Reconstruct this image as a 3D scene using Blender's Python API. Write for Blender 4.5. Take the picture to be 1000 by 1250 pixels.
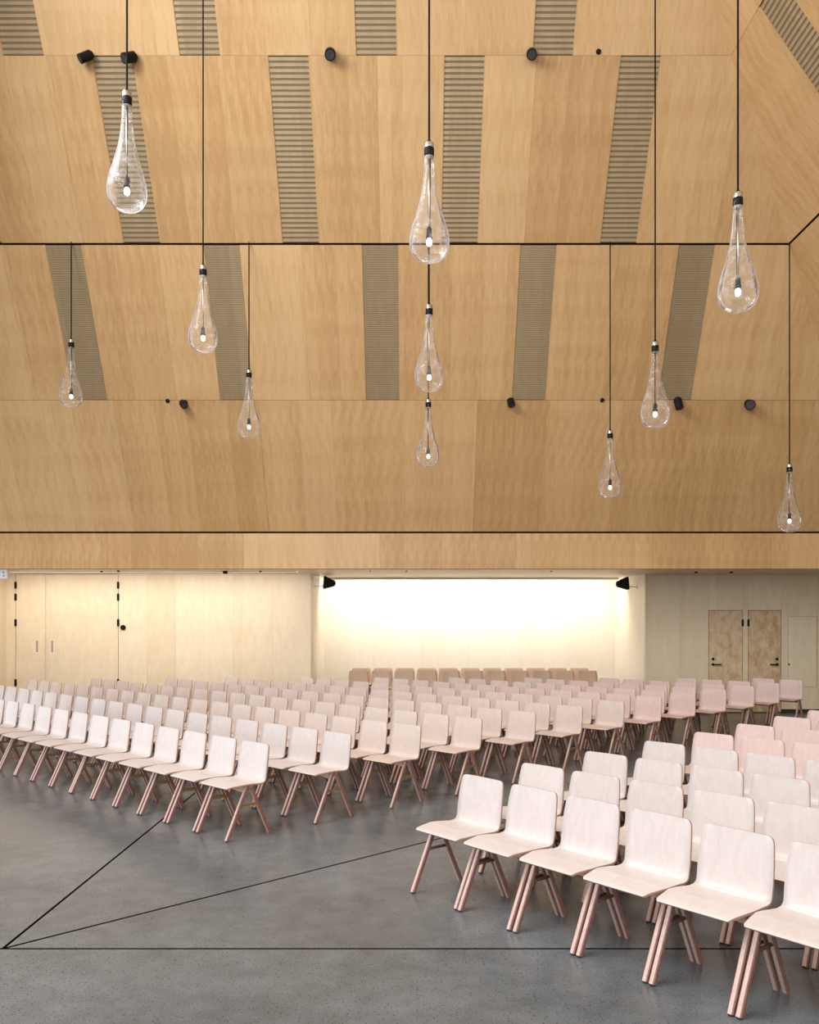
import bpy, bmesh, math, random
from mathutils import Vector, Matrix

for o in list(bpy.data.objects):
    bpy.data.objects.remove(o, do_unlink=True)
SC = bpy.context.scene
COL = SC.collection
random.seed(7)

# ------------------------------------------------------------------ camera
CAM_Z = 1.93
F, CX, HY = 1050.0, 505.0, 752.0            # focal length, principal point (1000 x 1250 frame)
cam = bpy.data.cameras.new('camera')
cam.sensor_fit = 'HORIZONTAL'
cam.sensor_width = 36.0
cam.lens = F / 1000.0 * 36.0
cam.shift_x = (500.0 - CX) / 1000.0
cam.shift_y = (HY - 625.0) / 1000.0
cam.clip_end = 200
camo = bpy.data.objects.new('camera', cam)
COL.objects.link(camo)
camo.location = (0, 0, CAM_Z)
camo.rotation_euler = (math.pi / 2, 0, 0)
SC.camera = camo

# ------------------------------------------------------------------ view
SC.view_settings.view_transform = 'Standard'
SC.view_settings.look = 'None'
SC.view_settings.gamma = 1.0
SC.view_settings.use_curve_mapping = False
SC.view_settings.exposure = -0.26

# ------------------------------------------------------------------ world and daylight
W = bpy.data.worlds.new('sky')
SC.world = W
W.use_nodes = True
W.node_tree.nodes['Background'].inputs[0].default_value = (0.80, 0.88, 1.0, 1)
W.node_tree.nodes['Background'].inputs[1].default_value = 1.0


def area(name, loc, rot, sx, sy, power, col):
    l = bpy.data.lights.new(name, 'AREA')
    l.shape = 'RECTANGLE'
    l.size, l.size_y = sx, sy
    l.energy = power
    l.color = col
    o = bpy.data.objects.new(name, l)
    COL.objects.link(o)
    o.location = loc
    o.rotation_euler = rot
    return o


# glazed gable behind the camera and the window band in the left wall
area('daylight_gable', (-1.1, -6.35, 6.4), (math.radians(90), 0, 0), 11.5, 7.6, 1450, (0.93, 0.965, 1.0))
area('daylight_left', (-12.55, 10.6, 1.42), (math.radians(90), 0, math.radians(-90)), 8.5, 2.5, 420, (0.95, 0.975, 1.0))
# unseen roof light added at the left slope to brighten the right slope
area('added_roof_light', (-6.22, 3.0, 9.9), (0, math.radians(-55.9), 0), 2.6, 11.0, 2300, (0.93, 0.965, 1.0))


# ------------------------------------------------------------------ helpers
def tag(o, label=None, cat=None, group=None, kind=None):
    if label: o['label'] = label
    if cat: o['category'] = cat
    if group: o['group'] = group
    if kind: o['kind'] = kind
    return o


def mesh_obj(name, bm, mats, parent=None, smooth=False):
    me = bpy.data.meshes.new(name)
    bmesh.ops.recalc_face_normals(bm, faces=bm.faces[:])
    bm.to_mesh(me)
    bm.free()
    if not isinstance(mats, (list, tuple)): mats = [mats]
    for m in mats: me.materials.append(m)
    if smooth:
        for p in me.polygons: p.use_smooth = True
    o = bpy.data.objects.new(name, me)
    COL.objects.link(o)
    if parent: o.parent = parent
    return o


def empty(name, loc=(0, 0, 0), rz=0):
    o = bpy.data.objects.new(name, None)
    o.empty_display_size = 0.1
    COL.objects.link(o)
    o.location = loc
    o.rotation_euler = (0, 0, rz)
    return o


def copy_tree(o, parent=None):
    c = o.copy()
    COL.objects.link(c)
    c.parent = parent
    for ch in list(o.children):
        copy_tree(ch, c)
    return c


def box(bm, x0, x1, y0, y1, z0, z1, mi=0):
    vs = [bm.verts.new(p) for p in ((x0, y0, z0), (x1, y0, z0), (x1, y1, z0), (x0, y1, z0),
                                    (x0, y0, z1), (x1, y0, z1), (x1, y1, z1), (x0, y1, z1))]
    for f in ((3, 2, 1, 0), (4, 5, 6, 7), (0, 1, 5, 4), (1, 2, 6, 5), (2, 3, 7, 6), (3, 0, 4, 7)):
        bm.faces.new([vs[i] for i in f]).material_index = mi


def tube(bm, p0, p1, r0, r1=None, n=10, sq=1.0, mi=0):
    """tapered bar between two points, with caps; sq flattens the section"""
    r1 = r0 if r1 is None else r1
    p0, p1 = Vector(p0), Vector(p1)
    d = (p1 - p0).normalized()
    a = Vector((1, 0, 0)) if abs(d.x) < 0.9 else Vector((0, 0, 1))
    u = (a - d * a.dot(d)).normalized()
    v = d.cross(u)
    rings = []
    for p, r in ((p0, r0), (p1, r1)):
        rings.append([bm.verts.new(p + u * (math.cos(t) * r) + v * (math.sin(t) * r * sq))
                      for t in (2 * math.pi * k / n for k in range(n))])
    for k in range(n):
        bm.faces.new((rings[0][k], rings[0][(k + 1) % n], rings[1][(k + 1) % n], rings[1][k])).material_index = mi
    bm.faces.new(rings[0][::-1]).material_index = mi
    bm.faces.new(rings[1]).material_index = mi


def lathe(bm, prof, n=20, cap=True, wob=None):
    rings = []
    for i, (r, z) in enumerate(prof):
        ring = []
        for k in range(n):
            t = 2 * math.pi * k / n
            rr = r * (1 + (wob(t, z) if wob else 0))
            ring.append(bm.verts.new((rr * math.cos(t), rr * math.sin(t), z)))
        rings.append(ring)
    for a, b in zip(rings, rings[1:]):
        for k in range(n):
            bm.faces.new((a[k], a[(k + 1) % n], b[(k + 1) % n], b[k]))
    if cap:
        bm.faces.new(rings[0][::-1])
        bm.faces.new(rings[-1])


# ------------------------------------------------------------------ materials
def new_mat(name):
    m = bpy.data.materials.new(name)
    m.use_nodes = True
    nt = m.node_tree
    return m, nt, nt.nodes['Principled BSDF']


def N(nt, t, **kw):
    n = nt.nodes.new(t)
    for k, v in kw.items():
        if k in ('operation', 'blend_type', 'noise_dimensions', 'feature', 'data_type'):
            setattr(n, k, v)
    return n


def mth(nt, op, a, b=None):
    n = nt.nodes.new('ShaderNodeMath')
    n.operation = op
    for i, v in enumerate((a, b)):
        if v is None: continue
        if isinstance(v, (int, float)): n.inputs[i].default_value = v
        else: nt.links.new(v, n.inputs[i])
    return n.outputs[0]


def comb(nt, x, y, z):
    n = nt.nodes.new('ShaderNodeCombineXYZ')
    for i, v in enumerate((x, y, z)):
        if isinstance(v, (int, float)): n.inputs[i].default_value = v
        else: nt.links.new(v, n.inputs[i])
    return n.outputs[0]


def noise(nt, vec, scale=1.0, detail=2.0, rough=0.5):
    n = nt.nodes.new('ShaderNodeTexNoise')
    n.inputs['Scale'].default_value = scale
    n.inputs['Detail'].default_value = detail
    n.inputs['Roughness'].default_value = rough
    nt.links.new(vec, n.inputs['Vector'])
    return n.outputs['Fac']


def ramp(nt, fac, stops):
    n = nt.nodes.new('ShaderNodeValToRGB')
    e = n.color_ramp.elements
    while len(e) < len(stops): e.new(0.5)
    for i, (p, c) in enumerate(stops):
        e[i].position = p
        e[i].color = (c[0], c[1], c[2], 1)
    nt.links.new(fac, n.inputs[0])
    return n.outputs[0]


def plain(name, col, rough=0.5, metal=0.0, spec=0.5, var=0.06, scale=30):
    m, nt, b = new_mat(name)
    tc = nt.nodes.new('ShaderNodeTexCoord')
    f = noise(nt, tc.outputs['Object'], scale, 3)
    c = ramp(nt, f, [(0.3, [v * (1 - var) for v in col]), (0.7, [v * (1 + var) for v in col])])
    nt.links.new(c, b.inputs['Base Color'])
    b.inputs['Roughness'].default_value = rough
    b.inputs['Metallic'].default_value = metal
    b.inputs['Specular IOR Level'].default_value = spec
    return m


def veneer(name, dark, mid, light, leaf=0.16, fig=(13.0, 3.0), wl=0.40, wf=0.36, wg=0.24, wp=0.30, rough=0.42, spec=0.35, bump=0.0):
    """sliced veneer: slip-matched leaves that repeat one figure, fine grain along local Y"""
    m, nt, b = new_mat(name)
    tc = nt.nodes.new('ShaderNodeTexCoord')
    oi = nt.nodes.new('ShaderNodeObjectInfo')
    sx = nt.nodes.new('ShaderNodeSeparateXYZ')
    nt.links.new(tc.outputs['Object'], sx.inputs[0])
    x, y, z = sx.outputs
    rnd = oi.outputs['Random']
    x = mth(nt, 'ADD', x, 20.0)
    q = mth(nt, 'FLOOR', mth(nt, 'DIVIDE', x, leaf))
    fr = mth(nt, 'SUBTRACT', x, mth(nt, 'MULTIPLY', q, leaf))
    wn = nt.nodes.new('ShaderNodeTexWhiteNoise')
    nt.links.new(comb(nt, q, mth(nt, 'MULTIPLY', rnd, 91.0), 0.0), wn.inputs['Vector'])
    leaf_t = wn.outputs['Value']
    r37 = mth(nt, 'MULTIPLY', rnd, 37.0)
    drift = mth(nt, 'MULTIPLY', q, 0.05)
    figure = noise(nt, comb(nt, mth(nt, 'MULTIPLY', fr, fig[0]), mth(nt, 'MULTIPLY', y, fig[1]), mth(nt, 'ADD', r37, drift)), 1.0, 4, 0.6)
    figure = mth(nt, 'ADD', mth(nt, 'MULTIPLY', mth(nt, 'SUBTRACT', figure, 0.5), 2.4), 0.5)
    grain = noise(nt, comb(nt, mth(nt, 'MULTIPLY', x, 120.0), mth(nt, 'MULTIPLY', y, 2.5), r37), 1.0, 3, 0.6)
    f = mth(nt, 'ADD', mth(nt, 'MULTIPLY', leaf_t, wl), mth(nt, 'MULTIPLY', figure, wf))
    f = mth(nt, 'ADD', f, mth(nt, 'MULTIPLY', grain, wg))
    f = mth(nt, 'ADD', f, mth(nt, 'MULTIPLY', mth(nt, 'SUBTRACT', rnd, 0.5), wp))
    c = ramp(nt, f, [(0.15, dark), (0.5, mid), (0.85, light)])
    nt.links.new(c, b.inputs['Base Color'])
    b.inputs['Roughness'].default_value = rough
    b.inputs['Specular IOR Level'].default_value = spec
    return m


M = {}
M['maple'] = veneer('maple_veneer', (0.48, 0.285, 0.120), (0.575, 0.360, 0.166), (0.65, 0.43, 0.215), leaf=0.17, wl=0.24, wf=0.46, wg=0.30, wp=0.42)
M['birch'] = veneer('birch_veneer', (0.68, 0.54, 0.365), (0.74, 0.61, 0.435), (0.79, 0.67, 0.50), leaf=0.6, fig=(9.0, 3.0), wl=0.3, wf=0.4)
M['figured'] = veneer('figured_birch_veneer', (0.50, 0.31, 0.165), (0.66, 0.49, 0.31), (0.74, 0.59, 0.41), leaf=0.9, fig=(9.0, 5.0), wl=0.1, wf=0.62)
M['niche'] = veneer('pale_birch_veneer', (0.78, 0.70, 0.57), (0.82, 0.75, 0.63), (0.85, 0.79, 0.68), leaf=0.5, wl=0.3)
M['slat'] = veneer('oak_slat', (0.34, 0.25, 0.14), (0.40, 0.30, 0.17), (0.46, 0.35, 0.205), leaf=0.3)
M['back'] = plain('brown_felt', (0.22, 0.16, 0.095), 0.9, spec=0.1)
M['groove'] = plain('dark_groove', (0.015, 0.010, 0.007), 1.0, spec=0.0)
M['black'] = plain('black_metal', (0.008, 0.008, 0.009), 0.55, spec=0.15)
M['cable'] = plain('black_cable', (0.007, 0.007, 0.007), 0.7, spec=0.1)
M['steel'] = plain('brushed_steel', (0.55, 0.55, 0.55), 0.3, 1.0)
M['white'] = plain('white_plastic', (0.80, 0.80, 0.80), 0.4, var=0.02)
M['greymark'] = plain('grey_print', (0.35, 0.37, 0.37), 0.5)
M['brass'] = plain('brass_bar', (0.30, 0.18, 0.06), 0.45, 0.2)
M['rubber'] = plain('dark_rubber', (0.03, 0.028, 0.027), 0.7)
M['skirt'] = plain('dark_skirting', (0.03, 0.018, 0.018), 0.6)
M['plaster'] = plain('pale_plaster', (0.62, 0.60, 0.57), 0.8, var=0.03, scale=6)
M['frame'] = plain('grey_window_frame', (0.10, 0.10, 0.10), 0.5)


def shell_material(name, c0, c1, c2):
    m, nt, b = new_mat(name)
    tc = nt.nodes.new('ShaderNodeTexCoord')
    oi = nt.nodes.new('ShaderNodeObjectInfo')
    sx = nt.nodes.new('ShaderNodeSeparateXYZ')
    nt.links.new(tc.outputs['Object'], sx.inputs[0])
    x, y, z = sx.outputs
    r = mth(nt, 'MULTIPLY', oi.outputs['Random'], 60.0)
    along = mth(nt, 'ADD', y, z)
    warp = noise(nt, comb(nt, mth(nt, 'MULTIPLY', x, 5.0), mth(nt, 'MULTIPLY', along, 2.2), r), 1.0, 2, 0.5)
    rings = mth(nt, 'FRACT', mth(nt, 'MULTIPLY', warp, 7.0))
    rings = mth(nt, 'MULTIPLY', mth(nt, 'ABSOLUTE', mth(nt, 'SUBTRACT', rings, 0.5)), 2.0)
    grain = noise(nt, comb(nt, mth(nt, 'MULTIPLY', x, 90.0), mth(nt, 'MULTIPLY', along, 5.0), r), 1.0, 3, 0.6)
    f = mth(nt, 'ADD', mth(nt, 'MULTIPLY', rings, 0.22), mth(nt, 'MULTIPLY', grain, 0.6))
    f = mth(nt, 'ADD', f, mth(nt, 'MULTIPLY', oi.outputs['Random'], 0.22))
    c = ramp(nt, f, [(0.1, c0), (0.5, c1), (0.95, c2)])
    nt.links.new(c, b.inputs['Base Color'])
    b.inputs['Roughness'].default_value = 0.42
    b.inputs['Specular IOR Level'].default_value = 0.4
    return m


M['shell'] = shell_material('whitewashed_ply', (0.52, 0.445, 0.42), (0.575, 0.505, 0.482), (0.625, 0.562, 0.54))
M['shell_rose'] = shell_material('rose_ply', (0.58, 0.425, 0.385), (0.63, 0.48, 0.44), (0.68, 0.54, 0.50))
M['shell_beige'] = shell_material('beige_ply', (0.55, 0.445, 0.39), (0.60, 0.495, 0.44), (0.65, 0.55, 0.49))
M['shell_tan'] = shell_material('tan_ply', (0.52, 0.36, 0.25), (0.57, 0.40, 0.285), (0.62, 0.45, 0.33))  # rose, beige and tan tones of the shell ply, picked by row
M['ply_edge'] = plain('ply_edge', (0.46, 0.27, 0.185), 0.6, var=0.15, scale=60)
M['leg_side'] = plain('dark_laminate', (0.27, 0.125, 0.10), 0.55, var=0.15, scale=40)
M['dowel'] = plain('dark_dowel', (0.13, 0.055, 0.04), 0.5)
M['leg'] = plain('pink_beech', (0.56, 0.40, 0.345), 0.5, var=0.10, scale=40)


def concrete():
    m, nt, b = new_mat('polished_concrete')
    tc = nt.nodes.new('ShaderNodeTexCoord')
    geo = nt.nodes.new('ShaderNodeNewGeometry')
    P = geo.outputs['Position']
    big = noise(nt, P, 0.55, 4, 0.55)
    mid = noise(nt, P, 5.0, 5, 0.6)
    fine = noise(nt, P, 95.0, 4, 0.75)
    peb = nt.nodes.new('ShaderNodeTexVoronoi')
    peb.inputs['Scale'].default_value = 62.0
    nt.links.new(P, peb.inputs['Vector'])
    f = mth(nt, 'ADD', mth(nt, 'MULTIPLY', big, 0.34), mth(nt, 'MULTIPLY', mid, 0.22))
    f = mth(nt, 'ADD', f, mth(nt, 'MULTIPLY', fine, 0.44))
    base = ramp(nt, f, [(0.36, (0.055, 0.061, 0.066)), (0.5, (0.118, 0.130, 0.139)), (0.64, (0.185, 0.203, 0.216))])
    # exposed aggregate: small dark grit, denser in some patches
    dens = mth(nt, 'MULTIPLY', mth(nt, 'SUBTRACT', big, 0.30), 0.5)
    sel = nt.nodes.new('ShaderNodeSeparateColor')
    nt.links.new(peb.outputs['Color'], sel.inputs[0])
    pick = mth(nt, 'LESS_THAN', sel.outputs[0], mth(nt, 'ADD', dens, 0.16))
    core = mth(nt, 'LESS_THAN', peb.outputs['Distance'], 0.30)
    g = mth(nt, 'MULTIPLY', mth(nt, 'MULTIPLY', pick, core), 0.7)
    mix = nt.nodes.new('ShaderNodeMix')
    mix.data_type = 'RGBA'
    nt.links.new(g, mix.inputs[0])
    nt.links.new(base, mix.inputs[6])
    mix.inputs[7].default_value = (0.035, 0.034, 0.034, 1)
    nt.links.new(mix.outputs[2], b.inputs['Base Color'])
    rr = mth(nt, 'ADD', mth(nt, 'MULTIPLY', mid, 0.12), 0.18)
    nt.links.new(rr, b.inputs['Roughness'])
    b.inputs['Specular IOR Level'].default_value = 0.42
    bp = nt.nodes.new('ShaderNodeBump')
    bp.inputs['Strength'].default_value = 0.08
    bp.inputs['Distance'].default_value = 0.002
    nt.links.new(fine, bp.inputs['Height'])
    nt.links.new(bp.outputs[0], b.inputs['Normal'])
    return m


M['concrete'] = concrete()


def glass_thin(name, tint, amount, rough, wrinkle):
    """thin blown glass wall: clear face on, mirror-like at grazing angles"""
    m, nt, b = new_mat(name)
    nt.nodes.remove(b)
    out = nt.nodes['Material Output']
    tr = nt.nodes.new('ShaderNodeBsdfTransparent')
    tr.inputs[0].default_value = (*tint, 1)
    gl = nt.nodes.new('ShaderNodeBsdfGlossy')
    gl.inputs['Color'].default_value = (1, 0.97, 0.96, 1)
    gl.inputs['Roughness'].default_value = rough
    lw = nt.nodes.new('ShaderNodeLayerWeight')
    lw.inputs['Blend'].default_value = amount
    tc = nt.nodes.new('ShaderNodeTexCoord')
    bp = nt.nodes.new('ShaderNodeBump')
    bp.inputs['Strength'].default_value = wrinkle
    bp.inputs['Distance'].default_value = 0.02
    nz = noise(nt, tc.outputs['Object'], 9.0, 3, 0.55)
    nt.links.new(nz, bp.inputs['Height'])
    if wrinkle > 0:
        nt.links.new(bp.outputs[0], gl.inputs['Normal'])
        nt.links.new(bp.outputs[0], lw.inputs['Normal'])
    body = tr.outputs[0]
    if wrinkle > 0:
        df = nt.nodes.new('ShaderNodeBsdfTranslucent')
        df.inputs['Color'].default_value = (0.98, 0.95, 0.94, 1)
        d2 = nt.nodes.new('ShaderNodeBsdfDiffuse')
        d2.inputs['Color'].default_value = (0.98, 0.95, 0.94, 1)
        md = nt.nodes.new('ShaderNodeMixShader')
        md.inputs[0].default_value = 0.5
        nt.links.new(df.outputs[0], md.inputs[1])
        nt.links.new(d2.outputs[0], md.inputs[2])
        fc = nt.nodes.new('ShaderNodeLayerWeight')
        fc.inputs['Blend'].default_value = 0.5
        k = mth(nt, 'POWER', fc.outputs['Facing'], 2.6)
        streak = noise(nt, tc.outputs['Object'], 14.0, 4, 0.6)
        k = mth(nt, 'ADD', mth(nt, 'ADD', mth(nt, 'MULTIPLY', k, 1.0), 0.05), mth(nt, 'MULTIPLY', mth(nt, 'MAXIMUM', mth(nt, 'SUBTRACT', streak, 0.5), 0.0), 1.5))
        m0 = nt.nodes.new('ShaderNodeMixShader')
        nt.links.new(k, m0.inputs[0])
        nt.links.new(tr.outputs[0], m0.inputs[1])
        nt.links.new(md.outputs[0], m0.inputs[2])
        body = m0.outputs[0]
    mx = nt.nodes.new('ShaderNodeMixShader')
    nt.links.new(lw.outputs['Fresnel'], mx.inputs[0])
    nt.links.new(body, mx.inputs[1])
    nt.links.new(gl.outputs[0], mx.inputs[2])
    nt.links.new(mx.outputs[0], out.inputs['Surface'])
    return m


M['drop_glass'] = glass_thin('blown_glass', (0.99, 0.99, 0.99), 0.15, 0.06, 0.6)
M['pane'] = glass_thin('window_pane', (0.97, 0.98, 0.98), 0.08, 0.02, 0.0)


def emit(name, col, s):
    m, nt, b = new_mat(name)
    b.inputs['Base Color'].default_value = (0.8, 0.8, 0.8, 1)
    b.inputs['Emission Color'].default_value = (*col, 1)
    b.inputs['Emission Strength'].default_value = s
    return m


M['bulb'] = emit('lit_bulb', (1.0, 0.93, 0.86), 3.0)
M['strip'] = emit('warm_light_strip', (1.0, 0.93, 0.80), 3.0)

# ------------------------------------------------------------------ room dimensions
GR_Y, GR_Z = 13.12, 7.607            # the dark groove across the back slope
FA_Y, FA_Z = 15.40, 3.44             # top of the fascia under the back slope
SOF = 2.774                          # soffit height
TOP = 12.2
UK, LK = 0.655, (FA_Y - GR_Y) / (GR_Z - FA_Z)     # back slope: run per metre of height
RX_G, RXK_U, RXK_L = 5.735, 0.677, 0.62           # right groove and slope
RX_F = RX_G + RXK_L * (GR_Z - FA_Z)
LX_G = -7.9
LX_F = LX_G - RXK_L * (GR_Z - FA_Z)
WY, NY = 17.2, 19.8                  # lower back wall, back of the niche
NX0, NX1 = -2.05, 4.62
FRONT = -6.0
LWX, RWX = -12.2, 10.3


def px(p, d):
    return (p - CX) * d / F


def pz(p, d):
    return CAM_Z + (HY - p) * d / F


def frame_of(org, ux, uy):
    ux, uy = Vector(ux).normalized(), Vector(uy).normalized()
    n = ux.cross(uy)
    m = Matrix.Identity(4)
    for i in range(3):
        m[i][0], m[i][1], m[i][2], m[i][3] = ux[i], uy[i], n[i], org[i]
    return m


def clip(poly, a, b, c):
    """keep a*u + b*v <= c"""
    out = []
    for i, p in enumerate(poly):
        q = poly[(i + 1) % len(poly)]
        fp, fq = a * p[0] + b * p[1] - c, a * q[0] + b * q[1] - c
        if fp <= 0: out.append(p)
        if fp * fq < 0:
            t = fp / (fp - fq)
            out.append((p[0] + t * (q[0] - p[0]), p[1] + t * (q[1] - p[1])))
    return out


def shrink(poly, g):
    cx = sum(p[0] for p in poly) / len(poly)
    cy = sum(p[1] for p in poly) / len(poly)
    out = []
    for (x, y) in poly:
        out.append((x - g * (1 if x > cx else -1), y - g * (1 if y > cy else -1)))
    return out


def panel(name, parent, fr, poly, th, mat, gap=0.0006, z0=0.0, side=None):
    if len(poly) < 3: return None
    poly = shrink(poly, gap)
    cx = sum(p[0] for p in poly) / len(poly)
    cy = sum(p[1] for p in poly) / len(poly)
    bm = bmesh.new()
    lo = [bm.verts.new((p[0] - cx, p[1] - cy, 0)) for p in poly]
    hi = [bm.verts.new((p[0] - cx, p[1] - cy, th)) for p in poly]
    n = len(poly)
    bm.faces.new(hi)
    bm.faces.new(lo[::-1])
    for i in range(n):
        bm.faces.new((lo[i], lo[(i + 1) % n], hi[(i + 1) % n], hi[i])).material_index = 1 if side else 0
    o = mesh_obj(name, bm, [mat, side] if side else mat, parent)
    o.matrix_local = fr @ Matrix.Translation((cx, cy, z0))
    return o


def rect(u0, u1, v0, v1):
    return [(u0, v0), (u1, v0), (u1, v1), (u0, v1)]


def backing(name, fr, poly, label, cat, mat, thick=0.12):
    """the slab behind the panels: the piece of setting that carries them"""
    bm = bmesh.new()
    lo = [bm.verts.new(fr @ Vector((p[0], p[1], -thick))) for p in poly]
    hi = [bm.verts.new(fr @ Vector((p[0], p[1], 0))) for p in poly]
    n = len(poly)
    bm.faces.new(hi)
    bm.faces.new(lo[::-1])
    for i in range(n):
        bm.faces.new((lo[i], lo[(i + 1) % n], hi[(i + 1) % n], hi[i]))
    return tag(mesh_obj(name, bm, mat), label, cat, kind='structure')


def struct_box(name, b, mat, label, cat):
    bm = bmesh.new()
    box(bm, *b)
    return tag(mesh_obj(name, bm, mat), label, cat, kind='structure')


def acoustic_strip(parent, fr, u0, u1, v0, v1, pitch, duty=0.58, th=0.010):
    """narrow acoustic inset: felt behind fine horizontal slats"""
    s = panel('acoustic_strip', parent, fr, rect(u0, u1, v0, v1), 0.004, M['back'], 0.0)
    w, h = (u1 - u0) / 2 - 0.004, (v1 - v0) / 2
    bm = bmesh.new()
    n = int((v1 - v0) / pitch)
    p = (v1 - v0) / n
    for k in range(n):
        y = -h + p * (k + 0.5)
        box(bm, -w, w, y - p * duty / 2, y + p * duty / 2, 0.004, th)
    sl = mesh_obj('slats', bm, M['slat'], s)
    sl['kind'] = 'stuff'
    bm = bmesh.new()
    for x in (-w - 0.003, w - 0.003):
        box(bm, x, x + 0.006, -h, h, 0.0, th + 0.003)
    mesh_obj('edge_bead', bm, M['maple'], s)


# ------------------------------------------------------------------ floor
bm = bmesh.new()
box(bm, LWX - 0.2, RWX + 0.2, FRONT - 0.4, NY + 0.2, -0.30, -0.02)
floor = tag(mesh_obj('floor', bm, M['groove']), 'grey polished concrete floor with dark saw-cut joints', 'floor', kind='structure')
JX, JY, DG = -2.385, 4.99, 0.947
ffr = frame_of((0, 0, -0.02), (1, 0, 0), (0, 1, 0))
X0, X1, Y0, Y1 = LWX, RWX, FRONT, NY
Yd = JY + DG * (X1 - JX)
slabs = [rect(X0, X1, Y0, JY), rect(X0, JX, JY, Y1), [(JX, JY), (X1, Yd), (X1, Y1), (JX, Y1)], [(JX, JY), (X1, JY), (X1, Yd)]]
g = 0.010
slabs[0] = rect(X0, X1, Y0, JY - g)
slabs[1] = rect(X0, JX - g, JY + g, Y1)
slabs[2] = [(JX + g, JY + 2.6 * g), (X1, Yd + 1.4 * g), (X1, Y1), (JX + g, Y1)]
slabs[3] = [(JX + 2.6 * g, JY + g), (X1, JY + g), (X1, Yd - 1.4 * g)]
for s in slabs:
    panel('slab', floor, ffr, s, 0.02, M['concrete'], 0.0, side=M['groove'])

# ------------------------------------------------------------------ back slope
SP = 2.417
SW = 0.56
nU = math.hypot(UK, 1)
frU = frame_of((0, GR_Y, GR_Z), (1, 0, 0), (0, -UK, 1))
vT = (TOP - GR_Z) * nU
vA = (9.62 - GR_Z) * nU
hipR = lambda v: RX_G - RXK_U * v / nU
hipL = lambda v: LX_G + RXK_U * v / nU
upper = backing('wall_back_upper', frU, [(LX_G, 0), (RX_G, 0), (hipR(vT), vT), (hipL(vT), vT)],
                'upper sloping maple ceiling wall with staggered acoustic strips', 'wall', M['groove'])


def clip_hips(poly, kr, kl, x_r, x_l):
    poly = clip(poly, 1, kr, x_r)          # u + kr*v <= x_r
    return clip(poly, -1, kl, -x_l) if poly else poly


def row(parent, fr, v0, v1, centres, ulo, uhi, kr, kl, x_r, x_l, th, pitch, splits, hip_r):
    """one course of veneer boards with acoustic strips let in at the given centres"""
    edges = [ulo]
    for c in centres:
        if c + SW / 2 < uhi and x_r - kr * v1 > c + SW / 2:
            acoustic_strip(parent, fr, c - SW / 2, c + SW / 2, v0 + 0.004, v1 - 0.004, pitch)
            edges += [c - SW / 2, c + SW / 2]
    edges.append(uhi)
    for i in range(0, len(edges), 2):
        a, b = edges[i], edges[i + 1]
        w = b - a
        if w < 0.05: continue
        cuts = [a]
        if w > 1.3:
            for s in splits[(i // 2) % len(splits)]: cuts.append(a + s * w)
        cuts.append(b)
        for c0, c1 in zip(cuts, cuts[1:]):
            poly = clip_hips(rect(c0, c1, v0, v1), kr, kl, x_r, x_l)
            if len(poly) >= 3:
                panel('veneer_panel', parent, fr, poly, th, M['maple'])


cA = [-0.51 + SP * n for n in range(-3, 4)]
cB = [0.70 + SP * n for n in range(-3, 3)]
SPL = [[0.5], [0.34, 0.67], [0.62], [0.5], [0.38]]
kU = RXK_U / nU
row(upper, frU, 0.016, vA, cB, LX_G, RX_G, kU, kU, RX_G, LX_G, 0.02, 0.068, SPL, 0)
row(upper, frU, vA + 0.001, vT, cA, LX_G, RX_G, kU, kU, RX_G, LX_G, 0.02, 0.068, SPL[::-1], 0)

lenL = math.hypot(FA_Y - GR_Y, GR_Z - FA_Z)
frL = frame_of((0, FA_Y, FA_Z), (1, 0, 0), (0, GR_Y - FA_Y, GR_Z - FA_Z))
nL = lenL / (GR_Z - FA_Z)
kL = RXK_L / nL
lower = backing('wall_back_lower', frL, [(LX_F, 0), (RX_F, 0), (RX_G, lenL), (LX_G, lenL)],
                'lower sloping maple wall above the fascia with acoustic strips', 'wall', M['groove'])
vC = (5.515 - FA_Z) * nL
row(lower, frL, vC + 0.002, lenL - 0.016, cA, LX_F, RX_F, kL, kL, RX_F, LX_F, 0.02, 0.022, SPL, 0)
e = LX_F
wseq = [1.89, 1.2, 1.2, 1.2085]
i = 0
while e < RX_F - 0.05:
    w = min(wseq[min(i, 3)], RX_F - e)
    poly = clip_hips(rect(e, e + w, 0.012, vC - 0.002), kL, kL, RX_F, LX_F)
    if len(poly) >= 3:
        panel('veneer_panel', lower, frL, poly, 0.02, M['maple'])
    e += w
    i += 1

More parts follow.
